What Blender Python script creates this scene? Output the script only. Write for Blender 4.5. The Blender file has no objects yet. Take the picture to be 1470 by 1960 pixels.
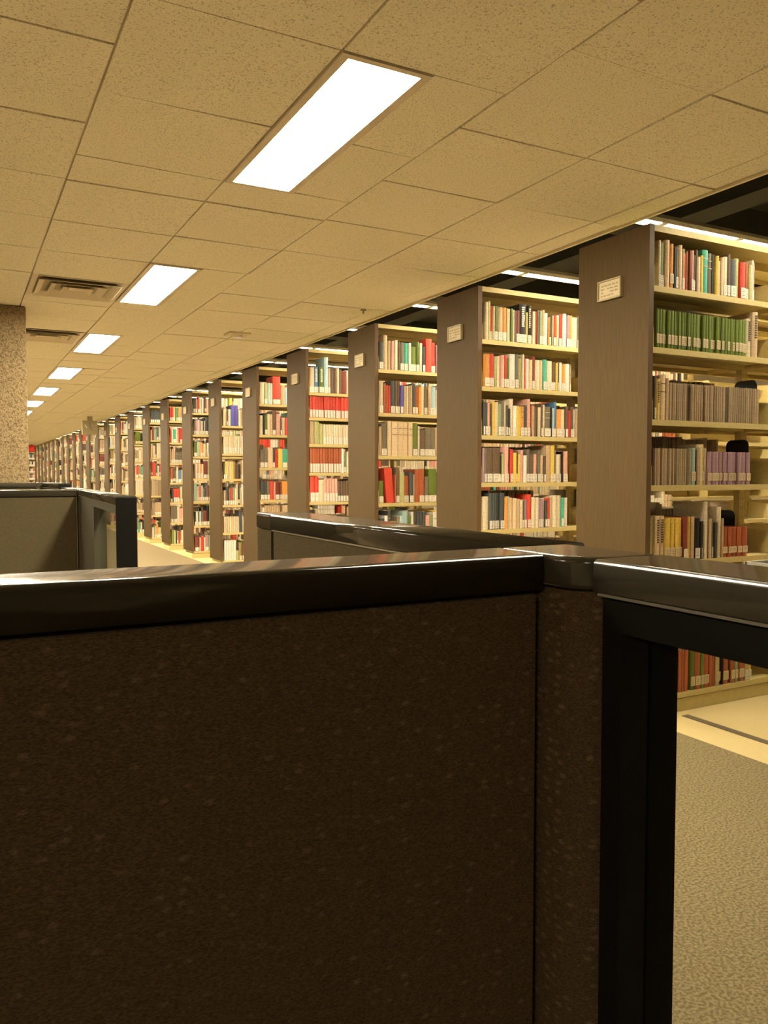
import bpy, math, random
from mathutils import Matrix, Vector

# ------------------------------------------------------------------ camera, world, exposure
SC = bpy.context.scene
CAM_Z = 1.15
F_PX, YAW, PITCH, ROLL = 1530.65, 0.48908, -0.046466, -0.000518
cam_data = bpy.data.cameras.new('camera')
cam_data.sensor_fit = 'VERTICAL'
cam_data.sensor_height = 36.0
cam_data.lens = F_PX / 1960.0 * 36.0
cam_data.clip_start = 0.02
cam_data.clip_end = 200
cam = bpy.data.objects.new('camera', cam_data)
SC.collection.objects.link(cam)
fw = Vector((math.sin(YAW) * math.cos(PITCH), math.cos(YAW) * math.cos(PITCH), math.sin(PITCH)))
rt0 = Vector((math.cos(YAW), -math.sin(YAW), 0))
up0 = rt0.cross(fw)
rt = math.cos(ROLL) * rt0 + math.sin(ROLL) * up0
up = -math.sin(ROLL) * rt0 + math.cos(ROLL) * up0
cam.matrix_world = Matrix(((rt.x, up.x, -fw.x, 0), (rt.y, up.y, -fw.y, 0), (rt.z, up.z, -fw.z, CAM_Z), (0, 0, 0, 1)))
SC.camera = cam
SC.view_settings.view_transform = 'Standard'
SC.view_settings.look = 'None'
SC.view_settings.gamma = 1
SC.view_settings.use_curve_mapping = False
SC.view_settings.exposure = 0.46
world = bpy.data.worlds.new('world')
SC.world = world
world.use_nodes = True
world.node_tree.nodes['Background'].inputs[0].default_value = (1.0, 0.72, 0.4, 1)
world.node_tree.nodes['Background'].inputs[1].default_value = 0.0
LAMP_COL = (1.0, 0.88, 0.64, 1)
CORRIDOR_POWER = 108.0      # radiance of the recessed ceiling lights
AISLE_POWER = 66.0         # radiance of the strip lights over the aisles
random.seed(11)
R = random.random

# ------------------------------------------------------------------ materials
def mat(name, col, rough=0.6, metal=0.0, spec=0.5, noise=None, bump=None, emit=None):
    m = bpy.data.materials.new(name)
    m.use_nodes = True
    nt = m.node_tree
    b = nt.nodes['Principled BSDF']
    b.inputs['Base Color'].default_value = (*col, 1)
    b.inputs['Roughness'].default_value = rough
    b.inputs['Metallic'].default_value = metal
    b.inputs['Specular IOR Level'].default_value = spec
    tc = nt.nodes.new('ShaderNodeTexCoord')
    if noise:                                   # (scale, detail, other colour, lo, hi)
        n = nt.nodes.new('ShaderNodeTexNoise')
        n.inputs['Scale'].default_value = noise[0]
        n.inputs['Detail'].default_value = noise[1]
        r = nt.nodes.new('ShaderNodeValToRGB')
        r.color_ramp.elements[0].position = noise[3]
        r.color_ramp.elements[0].color = (*noise[2], 1)
        r.color_ramp.elements[1].position = noise[4]
        r.color_ramp.elements[1].color = (*col, 1)
        mp = nt.nodes.new('ShaderNodeMapping')
        if len(noise) > 5:
            mp.inputs['Scale'].default_value = noise[5]
        nt.links.new(tc.outputs['Object'], mp.inputs[0])
        nt.links.new(mp.outputs[0], n.inputs['Vector'])
        nt.links.new(n.outputs[0], r.inputs[0])
        nt.links.new(r.outputs[0], b.inputs['Base Color'])
    if bump:                                    # (scale, strength, distance)
        n = nt.nodes.new('ShaderNodeTexNoise')
        n.inputs['Scale'].default_value = bump[0]
        n.inputs['Detail'].default_value = 3
        u = nt.nodes.new('ShaderNodeBump')
        u.inputs['Strength'].default_value = bump[1]
        u.inputs['Distance'].default_value = bump[2]
        nt.links.new(tc.outputs['Object'], n.inputs['Vector'])
        nt.links.new(n.outputs[0], u.inputs['Height'])
        nt.links.new(u.outputs[0], b.inputs['Normal'])
    if emit:
        b.inputs['Emission Color'].default_value = emit[0]
        b.inputs['Emission Strength'].default_value = emit[1]
    return m

M = {}
M['shelf'] = mat('cream_painted_steel', (.64, .53, .235), .45, noise=(60, 2, (.59, .48, .21), .3, .6))
M['laminate'] = mat('taupe_wood_laminate', (.082, .051, .0185), .6, spec=.15, noise=(9, 5, (.069, .042, .015), .35, .62, (14, 14, .8)), bump=(180, .15, .001))
M['laminate_edge'] = mat('brown_laminate_edge', (.14, .082, .033), .5, noise=(9, 5, (.11, .062, .025), .35, .62, (14, 14, .8)))
M['card'] = mat('card_holder_metal', (.36, .30, .17), .4)
M['paper'] = mat('cream_card', (.52, .43, .27), .8)
M['ink'] = mat('grey_print', (.27, .22, .14), .8)
M['tile'] = mat('mineral_fibre_tile', (.76, .66, .52), .9)
M['tbar'] = mat('ceiling_grid_metal', (.60, .52, .40), .5)
M['trim'] = mat('ceiling_edge_trim', (.66, .58, .42), .5)
M['lens'] = mat('lit_lamp_lens', (.9, .9, .9), .5, emit=(LAMP_COL, CORRIDOR_POWER))
M['strip'] = mat('lit_strip_lens', (.9, .9, .9), .5, emit=(LAMP_COL, AISLE_POWER))
M['housing'] = mat('lamp_housing', (.62, .56, .45), .35)
M['black'] = mat('black_painted_metal', (.012, .011, .010), .45)
M['void'] = mat('black_painted_slab', (.007, .006, .005), .9)
M['rib'] = mat('grey_painted_beam', (.010, .009, .007), .9)
M['vent'] = mat('diffuser_metal', (.66, .58, .45), .5)
M['ventdark'] = mat('vent_shade_dark_metal', (.36, .32, .22), .8)  # shade of the unlit cone backs and throat put into the colour
M['carpet'] = mat('grey_loop_carpet', (.305, .235, .135), 1, spec=.1, noise=(120, 4, (.165, .124, .068), .38, .60), bump=(350, .8, .004))
M['vinyl'] = mat('beige_floor', (.64, .485, .245), .6, noise=(200, 3, (.56, .42, .20), .35, .6))
M['stripe'] = mat('dark_floor_stripe', (.12, .085, .05), .6)
M['wall'] = mat('tan_wall', (.5, .42, .3), .9)
M['cap'] = mat('charcoal_plastic_cap', (.046, .040, .028), .13, spec=.4, bump=(900, .02, .0002))
M['frame'] = mat('shade_black_frame', (.008, .0075, .006), .7, spec=.12, bump=(900, .2, .0004))  # the near frame's shade is put into this black; wings stay olive-grey
M['frame_olive'] = mat('olive_grey_frame', (.062, .056, .036), .55)
M['lip_glint'] = mat('cap_lip_glint', (.35, .32, .26), .3, metal=.6)  # light caught along the cap lip, put in as a pale strip
M['olive'] = mat('olive_panel_fabric', (.098, .077, .036), .9, noise=(300, 2, (.076, .058, .026), .35, .6))
M['groove'] = mat('black_gap', (.006, .006, .005), .9)
M['redsign'] = mat('red_sign', (.75, .03, .02), .5)
M['signgrey'] = mat('sign_face', (.30, .25, .14), .6)
M['signedge'] = mat('sign_edge', (.62, .5, .3), .6)
M['whitepaint'] = mat('white_paint', (.85, .82, .72), .5)

# ceiling tile fissures: small dark pits in the tile colour
def fissures(m):
    nt = m.node_tree
    b = nt.nodes['Principled BSDF']
    tc = nt.nodes.new('ShaderNodeTexCoord')
    n = nt.nodes.new('ShaderNodeTexNoise'); n.inputs['Scale'].default_value = 150; n.inputs['Detail'].default_value = 2
    n2 = nt.nodes.new('ShaderNodeTexNoise'); n2.inputs['Scale'].default_value = 420; n2.inputs['Detail'].default_value = 1
    r = nt.nodes.new('ShaderNodeValToRGB')
    r.color_ramp.elements[0].position = .33; r.color_ramp.elements[0].color = (.50, .47, .38, 1)
    r.color_ramp.elements[1].position = .43; r.color_ramp.elements[1].color = (.90, .86, .71, 1)
    r2 = nt.nodes.new('ShaderNodeValToRGB')
    r2.color_ramp.elements[0].position = .25; r2.color_ramp.elements[0].color = (.72, .70, .68, 1)
    r2.color_ramp.elements[1].position = .6; r2.color_ramp.elements[1].color = (1, 1, 1, 1)
    mx = nt.nodes.new('ShaderNodeMixRGB'); mx.blend_type = 'MULTIPLY'; mx.inputs[0].default_value = 1
    for q in (n, n2):
        nt.links.new(tc.outputs['Object'], q.inputs['Vector'])
    nt.links.new(n.outputs[0], r.inputs[0]); nt.links.new(n2.outputs[0], r2.inputs[0])
    nt.links.new(r.outputs[0], mx.inputs[1]); nt.links.new(r2.outputs[0], mx.inputs[2])
    nt.links.new(mx.outputs[0], b.inputs['Base Color'])
fissures(M['tile'])

# exposed aggregate concrete
def aggregate():
    m = mat('exposed_aggregate_concrete', (.55, .42, .24), .9)
    nt = m.node_tree; b = nt.nodes['Principled BSDF']
    tc = nt.nodes.new('ShaderNodeTexCoord')
    v = nt.nodes.new('ShaderNodeTexVoronoi'); v.inputs['Scale'].default_value = 110
    r = nt.nodes.new('ShaderNodeValToRGB')
    r.color_ramp.elements[0].position = .0; r.color_ramp.elements[0].color = (.335, .245, .125, 1)
    r.color_ramp.elements[1].position = .75; r.color_ramp.elements[1].color = (.19, .135, .065, 1)
    n = nt.nodes.new('ShaderNodeTexNoise'); n.inputs['Scale'].default_value = 75; n.inputs['Detail'].default_value = 3
    r2 = nt.nodes.new('ShaderNodeValToRGB')
    r2.color_ramp.elements[0].position = .36; r2.color_ramp.elements[0].color = (.55, .52, .47, 1)
    r2.color_ramp.elements[1].position = .52; r2.color_ramp.elements[1].color = (1, 1, 1, 1)
    mx = nt.nodes.new('ShaderNodeMixRGB'); mx.blend_type = 'MULTIPLY'; mx.inputs[0].default_value = 1
    u = nt.nodes.new('ShaderNodeBump'); u.inputs['Strength'].default_value = .6; u.inputs['Distance'].default_value = .006; u.invert = True
    nt.links.new(tc.outputs['Object'], v.inputs['Vector']); nt.links.new(tc.outputs['Object'], n.inputs['Vector'])
    nt.links.new(v.outputs['Distance'], r.inputs[0]); nt.links.new(n.outputs[0], r2.inputs[0])
    nt.links.new(r.outputs[0], mx.inputs[1]); nt.links.new(r2.outputs[0], mx.inputs[2])
    nt.links.new(mx.outputs[0], b.inputs['Base Color'])
    nt.links.new(v.outputs['Distance'], u.inputs['Height']); nt.links.new(u.outputs[0], b.inputs['Normal'])
    return m
M['aggregate'] = aggregate()

# woven cubicle cloth: brown, fine horizontal weave, paler slubs in staggered rows
def cloth():
    m = mat('brown_woven_cloth', (.11, .07, .04), .95, spec=.15)
    nt = m.node_tree; b = nt.nodes['Principled BSDF']
    tc = nt.nodes.new('ShaderNodeTexCoord')
    mp = nt.nodes.new('ShaderNodeMapping'); mp.inputs['Scale'].default_value = (55, 55, 95)
    v = nt.nodes.new('ShaderNodeTexVoronoi'); v.inputs['Scale'].default_value = 1.0; v.inputs['Randomness'].default_value = .55
    r = nt.nodes.new('ShaderNodeValToRGB')
    r.color_ramp.elements[0].position = .08; r.color_ramp.elements[0].color = (.165, .112, .066, 1)
    r.color_ramp.elements[1].position = .34; r.color_ramp.elements[1].color = (.088, .057, .029, 1)
    n = nt.nodes.new('ShaderNodeTexNoise'); n.inputs['Scale'].default_value = 1.0; n.inputs['Detail'].default_value = 2
    mp2 = nt.nodes.new('ShaderNodeMapping'); mp2.inputs['Scale'].default_value = (350, 350, 1100)
    r2 = nt.nodes.new('ShaderNodeValToRGB')
    r2.color_ramp.elements[0].position = .3; r2.color_ramp.elements[0].color = (.5, .5, .5, 1)
    r2.color_ramp.elements[1].position = .65; r2.color_ramp.elements[1].color = (1.2, 1.2, 1.2, 1)
    mx = nt.nodes.new('ShaderNodeMixRGB'); mx.blend_type = 'MULTIPLY'; mx.inputs[0].default_value = 1
    u = nt.nodes.new('ShaderNodeBump'); u.inputs['Strength'].default_value = .5; u.inputs['Distance'].default_value = .0008
    nt.links.new(tc.outputs['Object'], mp.inputs[0]); nt.links.new(mp.outputs[0], v.inputs['Vector'])
    nt.links.new(tc.outputs['Object'], mp2.inputs[0]); nt.links.new(mp2.outputs[0], n.inputs['Vector'])
    nt.links.new(v.outputs['Distance'], r.inputs[0]); nt.links.new(n.outputs[0], r2.inputs[0])
    nt.links.new(r.outputs[0], mx.inputs[1]); nt.links.new(r2.outputs[0], mx.inputs[2])
    nt.links.new(mx.outputs[0], b.inputs['Base Color'])
    nt.links.new(n.outputs[0], u.inputs['Height']); nt.links.new(u.outputs[0], b.inputs['Normal'])
    return m
M['cloth'] = cloth()

def glass():
    m = bpy.data.materials.new('clear_glazing'); m.use_nodes = True
    nt = m.node_tree; nt.nodes.remove(nt.nodes['Principled BSDF'])
    t = nt.nodes.new('ShaderNodeBsdfTransparent'); t.inputs[0].default_value = (.93, .95, .92, 1)
    g = nt.nodes.new('ShaderNodeBsdfGlossy'); g.inputs['Roughness'].default_value = .02
    f = nt.nodes.new('ShaderNodeFresnel')
    ge = nt.nodes.new('ShaderNodeNewGeometry')
    mr = nt.nodes.new('ShaderNodeMapRange')          # index of refraction seen from either face of the pane
    mr.inputs['To Min'].default_value = 1.45; mr.inputs['To Max'].default_value = 1 / 1.45
    nt.links.new(ge.outputs['Backfacing'], mr.inputs['Value']); nt.links.new(mr.outputs[0], f.inputs[0])
    x = nt.nodes.new('ShaderNodeMixShader')
    nt.links.new(f.outputs[0], x.inputs[0]); nt.links.new(t.outputs[0], x.inputs[1]); nt.links.new(g.outputs[0], x.inputs[2])
    nt.links.new(x.outputs[0], nt.nodes['Material Output'].inputs[0])
    return m
M['glass'] = glass()

# book material: cover colour of each face comes from a colour attribute, with fine cloth noise
def book_mat():
    m = mat('book_cloth_and_paper', (.5, .5, .5), .55)
    nt = m.node_tree; b = nt.nodes['Principled BSDF']
    a = nt.nodes.new('ShaderNodeAttribute'); a.attribute_name = 'Col'
    tc = nt.nodes.new('ShaderNodeTexCoord')
    n = nt.nodes.new('ShaderNodeTexNoise'); n.inputs['Scale'].default_value = 90; n.inputs['Detail'].default_value = 4
    r = nt.nodes.new('ShaderNodeValToRGB')
    r.color_ramp.elements[0].position = .3; r.color_ramp.elements[0].color = (.78, .78, .78, 1)
    r.color_ramp.elements[1].position = .6; r.color_ramp.elements[1].color = (1, 1, 1, 1)
    mx = nt.nodes.new('ShaderNodeMixRGB'); mx.blend_type = 'MULTIPLY'; mx.inputs[0].default_value = 1
    nt.links.new(tc.outputs['Object'], n.inputs['Vector']); nt.links.new(n.outputs[0], r.inputs[0])
    nt.links.new(a.outputs[0], mx.inputs[1]); nt.links.new(r.outputs[0], mx.inputs[2])
    nt.links.new(mx.outputs[0], b.inputs['Base Color'])
    return m
M['book'] = book_mat()

# ------------------------------------------------------------------ mesh helpers
class MB:
    def __init__(s):
        s.v = []; s.f = []; s.c = []; s.m = []
    def quad(s, pts, c=None, m=0):
        i = len(s.v); s.v += [tuple(p) for p in pts]; s.f.append(tuple(range(i, i + len(pts)))); s.c.append(c); s.m.append(m)
    def box(s, x0, x1, y0, y1, z0, z1, c=None, m=0, skip=''):
        i = len(s.v)
        s.v += [(x0, y0, z0), (x1, y0, z0), (x1, y1, z0), (x0, y1, z0), (x0, y0, z1), (x1, y0, z1), (x1, y1, z1), (x0, y1, z1)]
        F = {'b': (0, 3, 2, 1), 't': (4, 5, 6, 7), 'f': (0, 1, 5, 4), 'r': (1, 2, 6, 5), 'k': (2, 3, 7, 6), 'l': (3, 0, 4, 7)}
        for k, q in F.items():
            if k not in skip:
                s.f.append(tuple(i + a for a in q)); s.c.append(c[k] if isinstance(c, dict) else c); s.m.append(m)
    def prism(s, poly, z0, z1, axis='z', c=None, m=0):
        # poly: list of 2D points (counter-clockwise); axis = extrusion axis
        n = len(poly); i = len(s.v)
        for z in (z0, z1):
            for (a, b) in poly:
                s.v.append({'z': (a, b, z), 'x': (z, a, b), 'y': (a, z, b)}[axis])
        s.f.append(tuple(reversed(range(i, i + n)))); s.f.append(tuple(range(i + n, i + 2 * n)))
        for k in range(n):
            k2 = (k + 1) % n
            s.f.append((i + k, i + k2, i + n + k2, i + n + k))
        s.c += [c] * (n + 2); s.m += [m] * (n + 2)
    def cyl(s, x, y, z0, z1, r, n=10, m=0):
        s.prism([(x + r * math.cos(2 * math.pi * k / n), y + r * math.sin(2 * math.pi * k / n)) for k in range(n)], z0, z1, m=m)
    def mesh(s, name, mats):
        me = bpy.data.meshes.new(name)
        me.from_pydata(s.v, [], s.f)
        for k in mats:
            me.materials.append(M[k])
        if len(mats) > 1:
            me.polygons.foreach_set('material_index', s.m)
        if s.c and s.c[0] is not None:
            ca = me.color_attributes.new('Col', 'FLOAT_COLOR', 'CORNER')
            buf = []
            for p, c in zip(s.f, s.c):
                buf += [c[0], c[1], c[2], 1.0] * len(p)
            ca.data.foreach_set('color', buf)
        me.update()
        return me

def link(name, me, parent=None, loc=(0, 0, 0), rz=0):
    o = bpy.data.objects.new(name, me)
    SC.collection.objects.link(o)
    o.location = loc
    o.rotation_euler = (0, 0, rz)
    if parent:
        o.parent = parent
    return o
def part(name, mb, mats, parent, bevel=0, seg=2):
    me = mb.mesh(name, mats if isinstance(mats, (list, tuple)) else [mats])
    o = link(name, me, parent)
    if bevel:
        b = o.modifiers.new('bevel', 'BEVEL'); b.width = bevel; b.segments = seg; b.limit_method = 'ANGLE'
        me.polygons.foreach_set('use_smooth', [True] * len(me.polygons))
        w = o.modifiers.new('wn', 'WEIGHTED_NORMAL')
    return o
def tag(o, label=None, cat=None, group=None, kind=None):
    if label: o['label'] = label
    if cat: o['category'] = cat
    if group: o['group'] = group
    if kind: o['kind'] = kind
    return o
def thing(name, label, cat, loc=(0, 0, 0), rz=0, group=None):
    return tag(link(name, None, None, loc, rz), label, cat, group)
def struct(name, mb, mats, label=None):
    o = part(name, mb, mats, None); o['kind'] = 'structure'
    if label: o['label'] = label
    return o

# ------------------------------------------------------------------ dimensions (metres)
PX = 2.82            # plane of the end panels
Y0, PITCHY = 2.707, 1.37
CASE_W = 0.473
CEIL = 2.435
EDGE = 3.046
SLAB = 3.35
NCASE = 25
XEND = PX + .03 + 0.914 * 5
def ycase(i): return Y0 + PITCHY * i

# ------------------------------------------------------------------ floor, walls, ceiling
b = MB(); b.quad([(-6, -9, 0), (PX - .005, -5, 0), (PX - .005, 38.6, 0), (-6, 38.6, 0)])
struct('floor', b, ['carpet'], 'grey carpet of the corridor')
b = MB(); b.quad([(PX - .005, -5, 0), (9.4, -9, 0), (9.4, 38.6, 0), (PX - .005, 38.6, 0)])
struct('floor_stacks', b, ['vinyl'], 'beige floor between the bookcases')
b = MB(); b.box(3.02, 3.062, 1.0, 2.655, 0.0005, .003)
struct('trim_1', b, ['stripe'], 'dark stripe on the beige floor')
b = MB(); b.box(-6.1, -6, -9, 38.6, 0, SLAB); struct('wall_left', b, ['wall'])
b = MB(); b.box(9.4, 9.5, -9, 38.6, 0, SLAB); struct('wall_right', b, ['wall'])
b = MB(); b.box(-6, 9.4, 38.6, 38.7, 0, SLAB); struct('wall_back', b, ['wall'])
b = MB(); b.box(-6, 9.4, -9.1, -9, 0, SLAB); struct('wall_front', b, ['wall'])
b = MB(); b.box(-6, 9.4, -9, 38.6, SLAB, SLAB + .1)
b.box(EDGE - .03, EDGE - .01, -9, 38.6, CEIL + .03, SLAB)          # fascia above the ceiling edge
struct('ceiling_slab', b, ['void'])
# ribs of the dark slab above the stacks
k = 0
for y in [1.9, 4.64, 7.38, 10.12, 12.86, 15.6, 18.34, 21.1]:
    b = MB(); b.box(EDGE, 9.4, y - .13, y + .13, SLAB - .32, SLAB - .001); k += 1
    tag(struct('ceiling_beam', b, ['rib']), 'dark beam crossing the open ceiling above the stacks')
for x in [4.9, 6.9]:
    b = MB(); b.box(x - .13, x + .13, -9, 38.6, SLAB - .30, SLAB - .002)
    tag(struct('ceiling_beam', b, ['rib']), 'dark beam running lengthwise in the open ceiling above the stacks')

# ceiling tiles
T = .61
LIGHT_Y = [2.245, 4.985, 7.68, 10.25, 12.72, 15.12, 17.5, 19.9, 22.3, 24.7, 27.1, 29.5, 31.9, 34.3]
XL = [.443 + T * k for k in range(-11, 5)]           # ... .443, 1.053, 1.663, 2.273, 2.883
holes = []
def rows_regular(y_lo, y_hi):
    y = 2.53 - T * 20
    out = []
    while y < y_hi:
        out.append(y); y += T
    return out
def rows_lights():
    out = []
    y = LIGHT_Y[0]
    back = []
    while y > -9: y -= T; back.append(y)
    out += back[::-1]
    for a, nx in zip(LIGHT_Y, LIGHT_Y[1:] + [36.7]):
        out += [a, a + T, a + 2 * T]
        rem = nx - (a + 2 * T); n = int(rem / T + .05); half = rem - n * T
        y = a + 2 * T + half
        if half > .06: out.append(y)
        for q in range(n - 1):
            y += T; out.append(y)
    out += [36.7, 37.31, 37.92, 38.53]
    return out
tiles = MB()
G = .0045
COL = (-.12, .483, 6.70, 7.30)
VENTS = [(.443, 5.595), (.443, 7.70)]
rl, rr = rows_lights(), rows_regular(-9, 38.6)
def tile(x0, x1, y0, y1):
    if x1 - x0 < .03 or y1 - y0 < .03: return
    dz = [(R() - .5) * .006 for _ in range(4)]
    s = (R() - .5) * .003
    a, b_, c, d = x0 + G, x1 - G, y0 + G, y1 - G
    zl = CEIL - .004
    P4 = [(a, c, zl + dz[0] + s), (b_, c, zl + dz[1] + s), (b_, d, zl + dz[2] + s), (a, d, zl + dz[3] + s)]
    P8 = [(p[0], p[1], CEIL + .012) for p in P4]
    tiles.quad(P4[::-1])
    for q in range(4):
        q2 = (q + 1) % 4
        tiles.quad([P4[q], P4[q2], P8[q2], P8[q]])
for ci in range(len(XL) - 1):
    x0, x1 = XL[ci], XL[ci + 1]
    lightcol = abs(x0 - 1.053) < .01
    ventcol = abs(x0 - .443) < .01
    rows = rl if (lightcol or ventcol) else rr
    for y0, y1 in zip(rows, rows[1:]):
        if y1 < -8.95 or y0 > 38.5: continue
        if lightcol and any(a - .01 <= y0 and y1 <= a + 2 * T + .01 for a in LIGHT_Y):
            tile(1.053 + .325, x1, y0, y1)
            continue
        if ventcol and any(abs(y0 - v[1]) < .12 for v in VENTS): continue
        tile(x0, x1, y0, y1)
for y0, y1 in zip(rr, rr[1:]):
    tile(XL[-1], EDGE - .012, y0, y1)
b = tiles
b_c = MB(); b_c.quad([(-6, -9, CEIL + .006), (-6, 38.6, CEIL + .006), (EDGE, 38.6, CEIL + .006), (EDGE, -9, CEIL + .006)])
struct('ceiling', tiles, ['tile'], 'suspended ceiling of speckled fibre tiles')
struct('ceiling_grid', b_c, ['tbar'], 'metal grid behind the ceiling tiles')
b = MB(); b.box(EDGE - .012, EDGE + .004, -9, 38.6, CEIL - .016, CEIL + .05)
struct('trim_2', b, ['trim'], 'metal strip along the edge of the ceiling')

# concrete column
b = MB(); b.box(COL[0], COL[1], COL[2], COL[3], 0, CEIL - .008)
tag(part('concrete_column', b, ['aggregate'], None, .008), 'square column of pebbly exposed aggregate concrete', 'column', kind='structure')

# ------------------------------------------------------------------ recessed corridor lights
ORD = ['nearest', 'second nearest', 'third nearest', 'fourth nearest', 'fifth nearest', 'sixth nearest', 'seventh nearest', 'eighth nearest',
       'ninth nearest', 'tenth nearest', 'eleventh nearest', 'twelfth nearest', 'thirteenth nearest', 'fourteenth nearest']
b1 = MB()
w, l = .318, 2 * T - .006
for (x0, x1, y0, y1) in [(0, .03, 0, l), (w - .03, w, 0, l), (.03, w - .03, 0, .024), (.03, w - .03, l - .024, l)]:
    b1.box(x0, x1, y0, y1, -.010, .02)
me_f = b1.mesh('frame', ['housing'])
b2 = MB(); b2.box(.03, w - .03, .024, l - .024, -.003, .012); me_l = b2.mesh('lens', ['lens'])
for k, y in enumerate(LIGHT_Y):
    t = thing('ceiling_light', 'long white recessed light panel, %s of the row in the corridor ceiling' % ORD[k], 'ceiling light', (1.056, y + .003, CEIL), 0, 'recessed lights in the corridor ceiling')
    link('frame', me_f, t); link('lens', me_l, t)

for x, y in ((-3.2, -3.2), (-3.2, 2.3), (-3.2, 5.05), (-3.2, 7.8), (-3.2, 10.5)):  # extra lamps added out of view to raise the general light
    t = thing('ceiling_light', 'recessed light panel added out of view to brighten the cubicles', 'ceiling light', (x, y, CEIL - .02), 0, 'recessed lights added outside the view')
    link('frame', me_f, t); link('lens', me_l, t)

# air diffusers
def ring(b, s0, s1, z0, z1, cx, cy, m=0):
    # sloping square ring from half size s0 at z0 to s1 at z1
    for (ax, ay, bx, by) in [(-1, -1, 1, -1), (1, -1, 1, 1), (1, 1, -1, 1), (-1, 1, -1, -1)]:
        b.quad([(cx + ax * s0, cy + ay * s0, z0), (cx + bx * s0, cy + by * s0, z0), (cx + bx * s1, cy + by * s1, z1), (cx + ax * s1, cy + ay * s1, z1)], m=m)
for k, (vx, vy) in enumerate(VENTS):
    t = thing('air_vent', ['square metal air diffuser nearer of two, left of the second ceiling light', 'square metal air diffuser farther of two, partly behind the concrete column'][k],
              'air vent', (vx + .305, vy + .305, CEIL), 0, 'air diffusers in the ceiling')
    f = MB()
    ring(f, .298, .262, -.006, -.004, 0, 0)
    part('rim', f, ['vent'], t)
    f = MB()
    for s in (.255, .175, .095):
        ring(f, s, s - .045, -.026, .003, 0, 0)
        ring(f, s + .003, s, -.025, -.026, 0, 0)
        ring(f, s - .042, s + .003, .004, -.025, 0, 0, 1)
    f.box(-.05, .05, -.05, .05, -.012, -.008)
    part('cone', f, ['vent', 'ventdark'], t)
    f = MB(); f.box(-.262, .262, -.262, .262, .0, .004); part('throat', f, ['ventdark'], t)
t = thing('smoke_detector', 'small square detector plate with a tiny blue light on the ceiling', 'smoke detector', (2.27, 7.1, CEIL - .012))
f = MB(); f.box(-.10, .10, -.09, .09, -.006, .01); part('plate', f, ['trim'], t, .004)
f = MB(); f.cyl(0, 0, -.030, -.006, .05, 20); part('head', f, ['whitepaint'], t, .004)
M['blueled'] = mat('blue_led', (.1, .1, .5), .5, emit=((.3, .4, 1, 1), 2.0))
f = MB(); f.cyl(-.0, -.03, -.034, -.030, .006, 8); part('indicator', f, ['blueled'], t)
t = thing('sprinkler', 'tiny dark sprinkler head near the ceiling edge', 'sprinkler', (2.80, 5.6, CEIL - .01))
f = MB(); f.cyl(0, 0, -.004, .008, .022, 14); part('rose', f, ['ventdark'], t)
f = MB(); f.cyl(0, 0, -.03, -.004, .008, 8); part('nozzle', f, ['ventdark'], t)

# hanging signs
t = thing('hanging_sign', 'square olive sign on a short stem hanging over the corridor edge', 'sign', (2.585, 18.6, CEIL - .01))
f = MB(); f.box(-.05, .05, -.03, .03, -.085, .012); part('stem', f, ['signgrey'], t)
f = MB(); f.box(-.155, .155, -.02, .02, -.39, -.085); part('face_panel', f, ['signgrey'], t, .004)
f = MB(); f.box(-.172, -.155, -.022, .022, -.392, -.083); part('side_edge', f, ['signedge'], t)
f = MB()
pts = [(-.012, -.13), (-.014, -.20), (.0, -.25), (.04, -.30)]
for (a, c), (d, e) in zip(pts, pts[1:]):
    f.quad([(a, -.0215, c), (a + .014, -.0215, c), (d + .014, -.0215, e), (d, -.0215, e)], m=0)
part('curved_mark', f, ['stripe'], t)
f = MB(); f.quad([(-.115, -.0215, -.18), (-.10, -.0215, -.18), (-.06, -.0215, -.245), (-.075, -.0215, -.245)]); part('pale_mark', f, ['whitepaint'], t)
t = thing('hanging_sign', 'small bright red sign at the far end of the corridor', 'sign', (2.78, 36.9, CEIL - .01))
f = MB(); f.box(-.03, .03, -.02, .02, -.03, .012); part('stem', f, ['signgrey'], t)
f = MB(); f.box(-.13, .13, -.03, .03, -.29, -.03); part('face_panel', f, ['redsign'], t, .006)

# ------------------------------------------------------------------ strip lights over the aisles
LEN = 4.3
f1 = MB()
f1.prism([(-.052, .025), (-.052, .0), (-.042, .0), (-.036, .024), (.036, .024), (.042, 0), (.052, 0), (.052, .025), (.03, .055), (-.03, .055)][::-1], 0, LEN, 'x')
me_h = f1.mesh('housing', ['housing'])
f2 = MB()
for k in range(3):
    x0 = .03 + k * (LEN / 3); f2.box(x0, x0 + LEN / 3 - .06, -.033, .033, .004, .020)
me_s = f2.mesh('tube_lens', ['strip'])
f3 = MB()
f3.cyl(0, 0, .054, SLAB - .0 - 2.69, .006, 6)
me_r = f3.mesh('hanger_rod', ['black'])
f4 = MB()
f4.box(-.025, .025, -.042, .042, -.003, .003)
me_b = f4.mesh('lamp_bracket', ['housing'])
def rods(t):
    for x in (.35, 2.15, 3.9): link('hanger_rod', me_r, t, (x, 0, 0))
    for k in range(7): link('lamp_bracket', me_b, t, (.075 + k * .69, 0, 0))
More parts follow.
